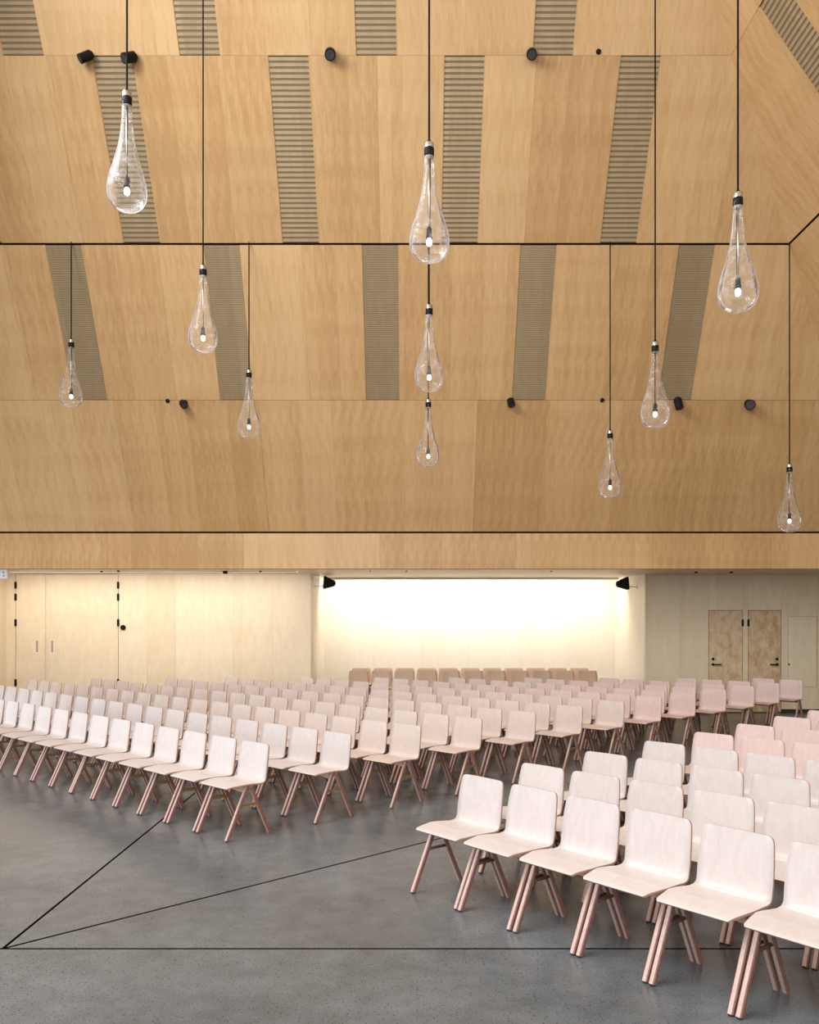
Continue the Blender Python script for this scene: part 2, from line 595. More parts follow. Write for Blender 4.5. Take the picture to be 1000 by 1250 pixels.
# ------------------------------------------------------------------ right and left slopes
def side_slope(sgn, xg, xf, nameU, nameL, side):
    # u runs from the back towards the camera
    ux = (0, -1, 0) if sgn > 0 else (0, -1, 0)
    fu = frame_of((xg, GR_Y, GR_Z), ux, (-sgn * RXK_U, 0, 1))
    fl = frame_of((xf, FA_Y, FA_Z), ux, (-sgn * RXK_L, 0, 1))
    nu, nl = math.hypot(RXK_U, 1), math.hypot(RXK_L, 1)
    vt, va, ll = (TOP - GR_Z) * nu, (9.62 - GR_Z) * nu, (GR_Z - FA_Z) * nl
    umax, umaxl = GR_Y - FRONT, FA_Y - FRONT
    hu, hl = UK / nu, LK / nl
    off = 0.0 if sgn > 0 else 0.0
    flip = sgn < 0
    if flip:      # mirror the frame so the panels face inwards
        fu = frame_of((xg, GR_Y, GR_Z), (0, 1, 0), (-sgn * RXK_U, 0, 1))
        fl = frame_of((xf, FA_Y, FA_Z), (0, 1, 0), (-sgn * RXK_L, 0, 1))
    s = -1 if flip else 1
    mir = lambda poly: [(s * p[0], p[1]) for p in poly]
    up = backing(nameU, fu, mir([(0, 0), (umax, 0), (umax, vt), (hu * vt, vt)]),
                 f'upper sloping maple ceiling on the {side} side', 'ceiling', M['groove'])
    lo = backing(nameL, fl, mir([(0, 0), (umaxl, 0), (umaxl, ll), (hl * ll, ll)]),
                 f'lower sloping maple wall on the {side} side', 'wall', M['groove'])

    def course(par, fr, v0, v1, edges, strips, h):
        for a, b in zip(edges, edges[1:]):
            if (round(a, 2), round(b, 2)) in strips:
                aa, bb = (a, b) if s > 0 else (-b, -a)
                acoustic_strip(par, fr, aa, bb, v0 + 0.004, v1 - 0.004, 0.068)
                continue
            poly = clip(rect(a, b, v0, v1), -1, h, 0)
            if len(poly) >= 3:
                panel('veneer_panel', par, fr, mir(poly), 0.02, M['maple'])

    def layout(first, start):
        edges, strips = [0.0] + start, set()
        c = first
        while c + SW / 2 < umax:
            edges += [c - SW / 2, c + SW / 2]
            strips.add((round(c - SW / 2, 2), round(c + SW / 2, 2)))
            m_ = c + SP / 2
            if m_ < umax: edges.append(m_)
            c += SP
        edges.append(umax)
        return edges, strips

    e1, s1 = layout(2.55, [1.07])
    course(up, fu, 0.016, va, e1, s1, hu)
    e2, s2 = layout(3.76, [2.2])
    course(up, fu, va + 0.004, vt, e2, s2, hu)
    e3 = [0.0, 1.1, 2.3] + [2.3 + 1.2 * k for k in range(1, 16)] + [umaxl]
    vc = (5.515 - FA_Z) * nl
    course(lo, fl, vc + 0.002, ll - 0.016, e3, set(), hl)
    e4 = [0.0, 1.7] + [1.7 + 1.45 * k for k in range(1, 13)] + [umaxl]
    course(lo, fl, 0.012, vc - 0.002, e4, set(), hl)


side_slope(1, RX_G, RX_F, 'ceiling_right_slope', 'wall_right_slope', 'right')
side_slope(-1, LX_G, LX_F, 'ceiling_left_slope', 'wall_left_slope', 'left')
rw = empty('added_roof_window')  # frame for the added, unseen roof light
tag(rw, 'added unseen roof window frame on the left slope', 'window', kind='structure')
frR = frame_of((-6.30, 3.0, 9.85), (0, 1, 0), (RXK_U, 0, 1))
for u0, u1, v0, v1 in ((-5.7, 5.7, -1.45, -1.32), (-5.7, 5.7, 1.32, 1.45), (-5.7, -5.55, -1.32, 1.32), (5.55, 5.7, -1.32, 1.32)):
    panel('added_window_frame', rw, frR, rect(u0, u1, v0, v1), 0.10, M['frame'], 0.0)
xt1, xt0, yt = hipR(vT), hipL(vT), GR_Y - UK * (TOP - GR_Z)
struct_box('ceiling', (xt0 - 0.1, xt1 + 0.1, FRONT, yt + 0.1, TOP, TOP + 0.12), M['maple'], 'flat maple ceiling between the slopes', 'ceiling')

# ------------------------------------------------------------------ fascia and soffits
frF = frame_of((0, FA_Y, SOF), (1, 0, 0), (0, 0, 1))
fascia = backing('wall_fascia', frF, rect(LX_F, RX_F, 0, FA_Z - SOF), 'plain maple fascia band under the back slope', 'wall', M['groove'])
e, i = LX_F, 0
for w in (2.6, 2.4, 2.44, 2.44, 2.44, 2.44, 2.44, 2.44, 2.44):
    b = min(e + w, RX_F)
    if b - e > 0.05:
        panel('veneer_panel', fascia, frF, rect(e, b, 0.0, FA_Z - SOF - 0.03), 0.018, M['maple'], 0.001)
    e = b
struct_box('ceiling_soffit', (LWX, RWX, FA_Y, WY + 0.05, SOF, SOF + 0.1), M['birch'], 'low wooden soffit behind the fascia', 'ceiling')
struct_box('ceiling_soffit_right', (RX_F, RWX, FRONT, FA_Y, SOF, SOF + 0.1), M['birch'], 'low wooden soffit along the right wall', 'ceiling')
struct_box('ceiling_soffit_left', (LWX, LX_F, FRONT, FA_Y, SOF, SOF + 0.1), M['birch'], 'low wooden soffit over the left windows', 'ceiling')
struct_box('wall_fascia_right', (RX_F, RX_F + 0.1, FRONT, FA_Y - 0.02, SOF + 0.1, FA_Z), M['maple'], 'maple fascia band along the right side', 'wall')
struct_box('wall_fascia_left', (LX_F - 0.1, LX_F, FRONT, FA_Y - 0.02, SOF + 0.1, FA_Z), M['maple'], 'maple fascia band along the left side', 'wall')

# ------------------------------------------------------------------ lower back wall
frW = frame_of((0, WY, 0), (1, 0, 0), (0, 0, 1))
wallb = backing('wall_back', frW, rect(-8.14, NX0 - 0.055, 0, SOF), 'pale birch panelled wall left of the niche', 'wall', M['back'], 0.1)
xd0, xdm, xd1 = px(20, WY), px(56.5, WY), px(145, WY)
panel('veneer_panel', wallb, frW, rect(-8.14, xd0 - 0.006, 0.07, SOF), 0.03, M['birch'])
e = xd1 + 0.006
for x in (px(180, WY), px(215, WY), px(249, WY), px(285, WY), px(333, WY), NX0):
    panel('veneer_panel', wallb, frW, rect(e, x, 0.07, SOF), 0.03, M['birch'], 0.0008)
    e = x
bm = bmesh.new(); box(bm, xd1, NX0, WY - 0.02, WY, 0, 0.07)
tag(mesh_obj('baseboard_left', bm, M['skirt']), 'dark recessed skirting below the left birch wall', 'baseboard', kind='structure')

wallr = backing('wall_back_right', frW, rect(NX1 + 0.055, RWX, 0, SOF), 'birch panelled wall right of the niche', 'wall', M['back'], 0.1)
D2 = (px(864.8, WY), px(906, WY)); D3 = (px(913, WY), px(953, WY)); HT = (px(961.5, WY), px(996.5, WY))
DT = 2.045
HZ0, HZ1 = 0.51, 1.92
xm = px(830, WY)
for r in (rect(NX1, xm, 0.07, SOF), rect(xm, D2[0] - 0.005, 0.07, SOF), rect(D2[1] + 0.005, D3[0] - 0.005, 0.07, SOF),
          rect(D2[0] - 0.005, D2[1] + 0.005, DT, SOF), rect(D3[0] - 0.005, D3[1] + 0.005, DT, SOF),
          rect(D3[1] + 0.005, HT[0] - 0.004, 0.07, SOF), rect(HT[0] - 0.004, HT[1] + 0.004, HZ1, SOF),
          rect(HT[0] - 0.004, HT[1] + 0.004, 0.07, HZ0), rect(HT[1] + 0.004, 9.2, 0.07, SOF), rect(9.2, RWX, 0.07, SOF)):
    panel('veneer_panel', wallr, frW, r, 0.03, M['birch'], 0.0012)
bm = bmesh.new(); box(bm, NX1, D2[0], WY - 0.02, WY, 0, 0.07); box(bm, D2[1], D3[0], WY - 0.02, WY, 0, 0.07); box(bm, D3[1], RWX, WY - 0.02, WY, 0, 0.07)
tag(mesh_obj('baseboard_right', bm, M['skirt']), 'dark recessed skirting below the right birch wall', 'baseboard', kind='structure')


def hinge(parent, x, z, h=0.13, w=0.045, y=WY - 0.03):
    bm = bmesh.new()
    box(bm, x - w / 2, x + w / 2, y - 0.012, y, z - h / 2, z + h / 2)
    tube(bm, (x, y - 0.016, z - h / 2 - 0.008), (x, y - 0.016, z + h / 2 + 0.008), 0.011, n=8)
    mesh_obj('hinge', bm, M['black'], parent)


# double door on the left
d1 = empty('door_1')
tag(d1, 'flush pale birch double door with black hinges and recessed pulls', 'door', kind='structure')
for a, b, xp in ((xd0, xdm, px(46, WY)), (xdm, xd1, px(64.5, WY))):
    lf = panel('door_leaf', d1, frW, rect(a, b, 0.012, SOF - 0.004), 0.026, M['birch'], 0.003, 0.002)
for xp in (px(46, WY), px(64.5, WY)):
    zc = pz(789, WY)
    bm = bmesh.new()
    w, h, t = 0.075, 0.26, 0.012
    y = WY - 0.028
    box(bm, xp - w / 2, xp + w / 2, y - 0.004, y + 0.0, zc - h / 2, zc - h / 2 + t)
    box(bm, xp - w / 2, xp + w / 2, y - 0.004, y + 0.0, zc + h / 2 - t, zc + h / 2)
    box(bm, xp - w / 2, xp - w / 2 + t, y - 0.004, y + 0.0, zc - h / 2 + t, zc + h / 2 - t)
    box(bm, xp + w / 2 - t, xp + w / 2, y - 0.004, y + 0.0, zc - h / 2 + t, zc + h / 2 - t)
    p = mesh_obj('recessed_pull', bm, M['white'], d1)
    p['label'] = 'recessed rectangular door pull'
    bm = bmesh.new()
    box(bm, xp - w / 2 + t, xp + w / 2 - t, y - 0.0015, y + 0.0, zc - h / 2 + t, zc + h / 2 - t)
    mesh_obj('pull_recess', bm, M['ply_edge'], p)
for xh in (xd0, xd1):
    for yp in (714.5, 729, 760, 833):
        hinge(d1, xh, pz(yp, WY))


def lever_door(n, D, hand, label, mat):
    d = empty(f'door_{n}')
    tag(d, label, 'door', kind='structure')
    panel('door_leaf', d, frW, rect(D[0], D[1], 0.012, DT - 0.006), 0.024, mat, 0.004, 0.002)
    xk = D[0] + 0.085 if hand > 0 else D[1] - 0.085
    y = WY - 0.026
    bm = bmesh.new()
    zl = pz(811, WY)
    tube(bm, (xk, y, zl), (xk, y - 0.012, zl), 0.028, n=14)
    tube(bm, (xk, y - 0.01, zl), (xk, y - 0.055, zl), 0.011, n=10)
    tube(bm, (xk - hand * 0.01, y - 0.05, zl), (xk + hand * 0.15, y - 0.05, zl), 0.012, 0.014, n=10)
    mesh_obj('lever_handle', bm, M['black'], d)
    bm = bmesh.new()
    tube(bm, (xk, y, pz(804.4, WY)), (xk, y - 0.014, pz(804.4, WY)), 0.028, n=14)
    mesh_obj('lock_rosette', bm, M['black'], d)
    xh = D[1] if hand > 0 else D[0]
    for z in (pz(760.3, WY), 0.25):
        hinge(d, xh, z, 0.13, 0.04)


lever_door(2, D2, 1, 'birch door with black lever at its left, nearer the niche', M['figured'])
lever_door(3, D3, -1, 'birch door with black lever at its right, beside the wall hatch', M['figured'])
ht = empty('wall_hatch')
tag(ht, 'flush greyish birch access hatch right of the two doors', 'hatch', kind='structure')
panel('hatch_leaf', ht, frW, rect(HT[0], HT[1], HZ0, HZ1), 0.024, M['birch'], 0.004, 0.002)
bm = bmesh.new(); tube(bm, (HT[0] + 0.02, WY - 0.026, pz(811, WY)), (HT[0] + 0.02, WY - 0.036, pz(811, WY)), 0.016, n=12)
mesh_obj('hatch_lock', bm, M['black'], ht)

# pier at the left end, side walls and glazing outside the view
struct_box('wall_pier', (LWX, -8.14, FA_Y + 0.05, WY + 0.1, 0, SOF), M['birch'], 'birch wall return at the left end of the hall', 'wall')
struct_box('wall_right', (RWX, RWX + 0.15, FRONT, WY, 0, SOF), M['birch'], 'birch side wall under the right soffit', 'wall')


def glazing(name, label, org, axis, length, z0, z1, bays, top=None):
    """posts, rails and panes; axis 0 runs along X, axis 1 along Y"""
    e_ = empty(name)
    tag(e_, label, 'window', kind='structure')
    step = length / bays

    def bx(a0, a1, t0, t1, za, zb):
        bm = bmesh.new()
        if axis == 0: box(bm, org[0] + a0, org[0] + a1, org[1] + t0, org[1] + t1, za, zb)
        else: box(bm, org[0] + t0, org[0] + t1, org[1] + a0, org[1] + a1, za, zb)
        return bm
    for k in range(bays + 1):
        a = k * step
        ztop = z1 if top is None else top(org[0] + a)
        mesh_obj('mullion', bx(a - 0.03, a + 0.03, -0.08, 0.08, z0, ztop), M['frame'], e_)
        if k < bays:
            zt = z1 if top is None else min(top(org[0] + a), top(org[0] + a + step))
            mesh_obj('pane', bx(a + 0.03, a + step - 0.03, -0.006, 0.006, z0 + 0.06, zt), M['pane'], e_)
    mesh_obj('sill_rail', bx(0, length, -0.06, 0.06, z0, z0 + 0.06), M['frame'], e_)
    return e_


glazing('window_1', 'floor to soffit window band in the left wall', (LWX, FRONT), 1, FA_Y - FRONT, 0.0, SOF, 10)


def gable_top(x):
    if x < LX_F or x > RX_F: return SOF
    if x < LX_G: return FA_Z + (x - LX_F) / RXK_L
    if x > RX_G: return FA_Z + (RX_F - x) / RXK_L
    if x < xt0: return GR_Z + (x - LX_G) / RXK_U
    if x > xt1: return GR_Z + (RX_G - x) / RXK_U
    return TOP


glazing('window_2', 'tall glazed gable wall behind the seating', (LWX, FRONT), 0, RWX - LWX, 0.0, TOP, 13, gable_top)

# ------------------------------------------------------------------ niche
nb = frame_of((0, NY, 0), (1, 0, 0), (0, 0, 1))
niche = backing('wall_niche', nb, rect(NX0, NX1, 0, SOF), 'glowing pale birch back wall of the niche', 'wall', M['back'], 0.1)
step = (NX1 - NX0) / 6
for k in range(6):
    panel('veneer_panel', niche, nb, rect(NX0 + k * step, NX0 + (k + 1) * step, 0, SOF), 0.02, M['niche'], 0.0006)
struct_box('wall_niche_left', (NX0 - 0.12, NX0, WY + 0.03, NY, 0, SOF), M['niche'], 'pale left reveal of the lit niche', 'wall')
struct_box('wall_niche_right', (NX1, NX1 + 0.12, WY + 0.03, NY, 0, SOF), M['niche'], 'pale right reveal of the lit niche', 'wall')
struct_box('ceiling_niche', (NX0, NX1, WY + 0.05, NY, SOF, SOF + 0.1), M['niche'], 'pale ceiling of the lit niche', 'ceiling')
for k, x in ((1, NX0), (2, NX1)):
    s = -1 if k == 1 else 1
    a, b = sorted((x, x + s * 0.06))
    struct_box(f'trim_{k}', (a, b, WY - 0.036, WY + 0.03, 0, SOF), M['birch'], f'birch corner trim on the {"left" if k == 1 else "right"} edge of the niche', 'trim')

ls = empty('linear_wall_washer', ((NX0 + NX1) / 2, NY - 1.0, SOF))
tag(ls, 'slim linear wall washer under the niche ceiling', 'light')
L = NX1 - NX0 - 0.3
bm = bmesh.new(); box(bm, -L / 2, L / 2, -0.05, -0.04, -0.05, 0); box(bm, -L / 2, L / 2, -0.04, 0.05, -0.012, 0)
mesh_obj('housing', bm, M['white'], ls)
bm = bmesh.new(); box(bm, -L / 2 + 0.01, L / 2 - 0.01, -0.035, 0.045, -0.026, -0.014)
mesh_obj('diffuser', bm, M['strip'], ls)
al = area('washer_light', (0, 0.0, -0.06), (math.radians(40), 0, 0), L, 0.10, 140, (1.0, 0.93, 0.84))
al.parent = ls

# light line added under the soffit to brighten the left birch wall
lc = empty('added_soffit_light', (-5.1, 16.25, SOF))
tag(lc, 'added light line under the soffit brightening the left birch wall', 'light')
bm = bmesh.new(); box(bm, -2.9, 2.9, -0.05, -0.035, -0.02, 0); box(bm, -2.9, 2.9, 0.035, 0.05, -0.02, 0)
mesh_obj('trim_rail', bm, M['white'], lc)
bm = bmesh.new(); box(bm, -2.9, 2.9, -0.034, 0.034, -0.012, -0.002)
mesh_obj('diffuser', bm, M['strip'], lc)
al = area('added_line_light', (0, 0, -0.03), (math.radians(12), 0, 0), 5.8, 0.07, 88, (1.0, 0.94, 0.86))
al.parent = lc

# ------------------------------------------------------------------ chairs
def seat_mesh(prof, wid, nx, th, name, cup, crease=None):
    """bent ply: profile in (y, z), half width per station; rim faces take the edge material"""
    n = len(prof)
    pts, nor = [Vector((0, p[0], p[1])) for p in prof], []
    for i in range(n):
        a, b = pts[max(i - 1, 0)], pts[min(i + 1, n - 1)]
        t = (b - a).normalized()
        nor.append(Vector((0, -t.z, t.y)))
    bm = bmesh.new()
    top, bot = [], []
    for i in range(n):
        rt, rb = [], []
        for k in range(nx + 1):
            s = -1 + 2 * k / nx
            p = pts[i] + Vector((s * wid[i], 0, 0)) + nor[i] * (cup[i] * (s * s))
            rt.append(bm.verts.new(p + nor[i] * th / 2))
            rb.append(bm.verts.new(p - nor[i] * th / 2))
        top.append(rt); bot.append(rb)
    for i in range(n - 1):
        for k in range(nx):
            bm.faces.new((top[i][k], top[i][k + 1], top[i + 1][k + 1], top[i + 1][k])).smooth = True
            bm.faces.new((bot[i][k], bot[i + 1][k], bot[i + 1][k + 1], bot[i][k + 1])).smooth = True
        for k in (0, nx):
            bm.faces.new((top[i][k], top[i + 1][k], bot[i + 1][k], bot[i][k])).material_index = 1
    for i in (0, n - 1):
        for k in range(nx):
            bm.faces.new((top[i][k], top[i][k + 1], bot[i][k + 1], bot[i][k])).material_index = 1
    if crease is not None:
        for k in range(nx):
            e_ = bm.edges.get((top[crease][k], top[crease][k + 1]))
            if e_: e_.smooth = False
    bmesh.ops.recalc_face_normals(bm, faces=bm.faces[:])
    me = bpy.data.meshes.new(name)
    bm.to_mesh(me); bm.free()
    me.materials.append(M['shell']); me.materials.append(M['ply_edge'])
    return me


TH = 0.013
sp_ = [(-0.213, 0.441), (-0.209, 0.445), (-0.198, 0.449), (-0.17, 0.453), (-0.11, 0.457), (-0.05, 0.4605), (0.01, 0.455), (0.07, 0.447), (0.125, 0.440), (0.165, 0.442)]
sw_ = [0.198, 0.206, 0.211, 0.216, 0.227, 0.238, 0.235, 0.227, 0.221, 0.219]
sc_ = [0, 0, 0, 0, 0, 0, .003, .006, .008, .010]
bp_ = [(0.165, 0.442), (0.188, 0.450), (0.204, 0.466), (0.213, 0.490), (0.219, 0.53), (0.224, 0.58), (0.231, 0.64), (0.240, 0.70), (0.247, 0.745), (0.2505, 0.765), (0.2530, 0.780), (0.2545, 0.789), (0.2553, 0.794), (0.2556, 0.797)]
bw_ = [0.219, 0.218, 0.216, 0.216, 0.217, 0.217, 0.215, 0.211, 0.206, 0.203, 0.197, 0.188, 0.178, 0.160]
bc_ = [.010, .014, .018, .020, .020, .019, .018, .017, .016, .016, .015, .014, .013, .012]
bp_ = [(y, z if z < 0.47 else 0.466 + (z - 0.466) * 0.95) for y, z in bp_]
seat_me = seat_mesh(sp_, sw_, 8, TH, 'seat', sc_, 5)
back_me = seat_mesh(bp_, bw_, 8, TH, 'backrest', bc_)
SHELLS = {'shell': (seat_me, back_me)}
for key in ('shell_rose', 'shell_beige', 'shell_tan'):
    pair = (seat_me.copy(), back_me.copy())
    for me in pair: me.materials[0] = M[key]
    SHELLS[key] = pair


def simple_mesh(fn, mat, name, smooth=True):
    bm = bmesh.new()
    fn(bm)
    bmesh.ops.recalc_face_normals(bm, faces=bm.faces[:])
    me = bpy.data.meshes.new(name)
    bm.to_mesh(me); bm.free()
    me.materials.append(mat)
    if smooth:
        for p in me.polygons: p.use_smooth = len(p.vertices) == 4
    return me


LX = 0.2215
leg_me, glide_me = {}, {}
for sx in (-1, 1):
    for sy in (-1, 1):
        a, b = Vector((sx * LX, sy * 0.018, 0.444)), Vector((sx * LX, sy * 0.226, 0.006))

        def leg_fn(bm, a=a, b=b, sy=sy):
            d = (b - a).normalized()
            n_ = Vector((0, d.z, -d.y)) * (1 if sy < 0 else -1)
            w, t, c = 0.0165, 0.017, 0.006
            sec = [(-w + c, t), (w - c, t), (w, t - c), (w, -t + c), (w - c, -t), (-w + c, -t), (-w, -t + c), (-w, t - c)]
            ra = [bm.verts.new(a + Vector((x, 0, 0)) + n_ * y) for x, y in sec]
            rb = [bm.verts.new(b + Vector((x, 0, 0)) + n_ * y) for x, y in sec]
            for i in range(8):
                bm.faces.new((ra[i], ra[(i + 1) % 8], rb[(i + 1) % 8], rb[i])).material_index = 0 if i in (0, 4) else 1
            bm.faces.new(ra); bm.faces.new(rb)
        leg_me[sx, sy] = simple_mesh(leg_fn, M['leg'], 'leg', False)
        leg_me[sx, sy].materials.append(M['leg_side'])
        glide_me[sx, sy] = simple_mesh(lambda bm: tube(bm, (sx * LX, sy * 0.226, 0.009), (sx * LX, sy * 0.228, 0.0), 0.013, 0.013, 8), M['rubber'], 'foot_glide')
brace_me, dowel_me, bracket_me = {}, {}, {}
for sx in (-1, 1):
    z = 0.285
    yy = 0.018 + (0.444 - z) / 0.438 * 0.208 - 0.010
    brace_me[sx] = simple_mesh(lambda bm: box(bm, sx * LX - 0.009, sx * LX + 0.009, -yy, yy, z - 0.010, z + 0.010), M['brass'], 'brace', False)
    dowel_me[sx] = simple_mesh(lambda bm: tube(bm, (sx * LX, -yy, z), (sx * LX, yy, z), 0.011, n=8), M['dowel'], 'brace')

    def bracket_fn(bm, sx=sx):
        pts = [(-0.165, 0.444), (-0.03, 0.449), (-0.03, 0.39), (-0.06, 0.398)]
        va = [bm.verts.new((sx * 0.196, y, z_)) for y, z_ in pts]
        vb = [bm.verts.new((sx * 0.203, y, z_)) for y, z_ in pts]
        bm.faces.new(va); bm.faces.new(vb[::-1])
        for i in range(4): bm.faces.new((va[i], va[(i + 1) % 4], vb[(i + 1) % 4], vb[i]))
    bracket_me[sx] = simple_mesh(bracket_fn, M['leg'], 'side_bracket', False)


def rail_fn(bm):
    box(bm, -LX + 0.017, LX - 0.017, -0.024, 0.024, 0.408, 0.436)


rail_me = simple_mesh(rail_fn, M['leg_side'], 'seat_rail', False)


def add_part(name, me, parent):
    o = bpy.data.objects.new(name, me)
    COL.objects.link(o)
    o.parent = parent
    return o


def chair(loc, rz, label, group, glides, shell='shell', braces=None):
    """the chair faces its local -Y"""
    t = empty('stacking_chair', (loc[0], loc[1], 0), rz)
    tag(t, label, 'chair', group)
    add_part('seat', SHELLS[shell][0], t)
    add_part('backrest', SHELLS[shell][1], t)
    for k in leg_me:
        l = add_part('leg', leg_me[k], t)
        if glides: add_part('foot_glide', glide_me[k], l)
    for sx in (-1, 1):
        add_part('brace', (braces or brace_me)[sx], t)
        if glides: add_part('side_bracket', bracket_me[sx], t)
    add_part('seat_rail', rail_me, t)
    return t


ORD = ['first', 'second', 'third', 'fourth', 'fifth', 'sixth', 'seventh', 'eighth', 'ninth', 'tenth', 'eleventh', 'twelfth', 'thirteenth',
       'fourteenth', 'fifteenth', 'sixteenth', 'seventeenth', 'eighteenth', 'nineteenth', 'twentieth', 'twenty-first', 'twenty-second', 'twenty-third']


def seen(x, y, z0=0.0, z1=0.8, m=25):
    p = CX + x * F / y
    return -m - 260 / y < p < 1000 + m + 260 / y


# left block: rows run away to the back left, every row starts at the diagonal aisle
UL = Vector((-0.3594, 0.3406))
RL = Vector((0.685, 0.635))
PL = Vector((-1.60, 7.66))
ang_l = math.atan2(UL.y, UL.x) - math.pi            # local +X along the row, towards the aisle
n_ch = 0
for k in range(13):
    for i in range(23):
        p = PL + RL * k + UL * i
        if p.y > 15.95 or p.x < -7.25: break
        if not seen(p.x, p.y): continue
        j = Vector((random.uniform(-1, 1), random.uniform(-1, 1))) * 0.004
        rowname = ORD[k] if k else 'front'
        pos = f'{ORD[i]} from the aisle' if i else 'at the aisle end'
        chair(p + j, ang_l + random.uniform(-0.012, 0.012), f'pale wooden chair {pos} in the {rowname} row of left block',
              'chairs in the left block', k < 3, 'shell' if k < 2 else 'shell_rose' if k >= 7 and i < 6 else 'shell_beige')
        n_ch += 1

# right block, nearer the camera
ROWR = [((0.31, 5.967), (0.313, -0.375))] + [((x, y), (0.336, -0.352)) for x, y in
        ((0.82, 6.44), (1.44, 7.02), (2.10, 7.63), (2.76, 8.24), (3.43, 8.90), (4.12, 9.58), (4.80, 10.22))]
for k, (p0, u) in enumerate(ROWR):
    ang = math.atan2(u[1], u[0])
    for i in range(16):
        x, y = p0[0] + u[0] * i, p0[1] + u[1] * i
        if y < 2.2 or not seen(x, y, m=70): continue
        rowname = ORD[k] if k else 'front'
        pos = f'{ORD[i]} from the aisle' if i else 'at the aisle end'
        chair((x + random.uniform(-.004, .004), y + random.uniform(-.004, .004)), ang + random.uniform(-0.012, 0.012),
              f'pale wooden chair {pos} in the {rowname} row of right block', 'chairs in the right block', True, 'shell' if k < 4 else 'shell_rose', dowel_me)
        n_ch += 1

# two straight rows in front of the niche
for r, (yb, nm) in enumerate(((18.1, 'nearer'), (18.95, 'rear'))):
    for i in range(11):
        x = -1.15 + 0.4795 * i
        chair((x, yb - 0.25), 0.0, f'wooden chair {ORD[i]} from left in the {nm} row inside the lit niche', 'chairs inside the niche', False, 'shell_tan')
        n_ch += 1
print('chairs', n_ch)

# ------------------------------------------------------------------ pendant lamps
H = 1.0
drop = [(0.040, 0.01), (0.042, -0.05), (0.042, -0.12), (0.045, -0.20), (0.052, -0.29), (0.062, -0.37), (0.077, -0.45), (0.098, -0.53), (0.122, -0.61),
        (0.145, -0.68), (0.162, -0.745), (0.171, -0.80), (0.173, -0.845), (0.164, -0.90), (0.140, -0.947), (0.102, -0.98), (0.05, -0.997), (0.004, -1.0)]
bm = bmesh.new()
lathe(bm, drop, 28, cap=False, wob=lambda t, z: 0.02 * math.sin(2 * t + 3 * z) + 0.012 * math.sin(3 * t - 5 * z))
bmesh.ops.recalc_face_normals(bm, faces=bm.faces[:])
drop_me = bpy.data.meshes.new('glass_drop')
bm.to_mesh(drop_me); bm.free()
drop_me.materials.append(M['drop_glass'])
for p in drop_me.polygons: p.use_smooth = True
cap_me = simple_mesh(lambda bm: lathe(bm, [(0.012, 0.036), (0.036, 0.034), (0.040, 0.028), (0.040, -0.095), (0.032, -0.10)], 16), M['steel'], 'cap')
sleeve_me = simple_mesh(lambda bm: lathe(bm, [(0.010, 0.06), (0.016, 0.055), (0.016, 0.034)], 12), M['black'], 'cable_grip')
band_me = simple_mesh(lambda bm: lathe(bm, [(0.0405, -0.088), (0.0435, -0.084), (0.0435, -0.016), (0.0405, -0.012)], 16, cap=False), M['black'], 'cap_band')
stem_me = simple_mesh(lambda bm: tube(bm, (0, 0, -0.08), (0, 0, -0.74), 0.009, n=8), M['steel'], 'stem')
wire_me = simple_mesh(lambda bm: tube(bm, (0.012, -0.004, -0.06), (0.006, -0.004, -0.74), 0.005, n=6), M['cable'], 'inner_wire')
sock_me = simple_mesh(lambda bm: lathe(bm, [(0.012, -0.70), (0.022, -0.715), (0.024, -0.77), (0.028, -0.775), (0.028, -0.80)], 14), M['black'], 'lamp_holder')
bulb_me = simple_mesh(lambda bm: lathe(bm, [(0.016, -0.80), (0.023, -0.812), (0.027, -0.83), (0.024, -0.85), (0.014, -0.864), (0.002, -0.867)], 14), M['bulb'], 'bulb')


def pendant(x, y, zt, zc, label):
    t = empty('glass_drop_pendant', (x, y, zt), random.uniform(0, 6.28))
    tag(t, label, 'pendant lamp', 'glass drop pendants')
    for n, me in (('glass_drop', drop_me), ('cap', cap_me), ('cable_grip', sleeve_me), ('stem', stem_me), ('inner_wire', wire_me),
                  ('lamp_holder', sock_me), ('bulb', bulb_me)):
        o = add_part(n, me, t)
        if n == 'cap': add_part('cap_band', band_me, o)
    bm = bmesh.new()
    tube(bm, (0, 0, 0.05), (0, 0, zc - zt), 0.009, n=8)
    mesh_obj('cable', bm, M['cable'], t)


def ceil_z(x, y):
    z = TOP
    z = min(z, GR_Z + (GR_Y - y) / UK) if y > yt else z
    if x > xt1: z = min(z, GR_Z + (RX_G - x) / RXK_U)
    if x < xt0: z = min(z, GR_Z + (x - LX_G) / RXK_U)
    return z - 0.02


for d, lst in ((7.49, ((155, 113, 'largest glass drop pendant at upper left, in front of a perforated strip'),
                       (524, 175, 'large glass drop pendant at centre, highest of three aligned pendants'),
                       (901, 236, 'large glass drop pendant at upper right by the sloping corner'))),
               (10.3, ((248, 325, 'medium glass drop pendant left of centre, below the dark groove'),
                       (524, 373, 'medium glass drop pendant at centre, middle of three aligned pendants'),
                       (800, 418, 'medium glass drop pendant right of centre on a long cable'))),
               (GR_Y - 0.05, ((87, 415, 'small glass drop pendant farthest left, hanging from the groove'),
                              (304, 452, 'small glass drop pendant second from left, hanging from the groove'),
                              (523, 488, 'small glass drop pendant at centre, lowest of three aligned pendants'),
                              (745, 526, 'small glass drop pendant right of centre, hanging from the groove'),
                              (964, 567, 'lowest small glass drop pendant at far right, hanging from groove corner')))):
    for p, ytop, lab in lst:
        x = px(p, d)
        zt = pz(ytop, d) - 0.03
        zc = ceil_z(x, d) if d < 12 else GR_Z + 0.005
        pendant(x, d, zt, zc, lab)

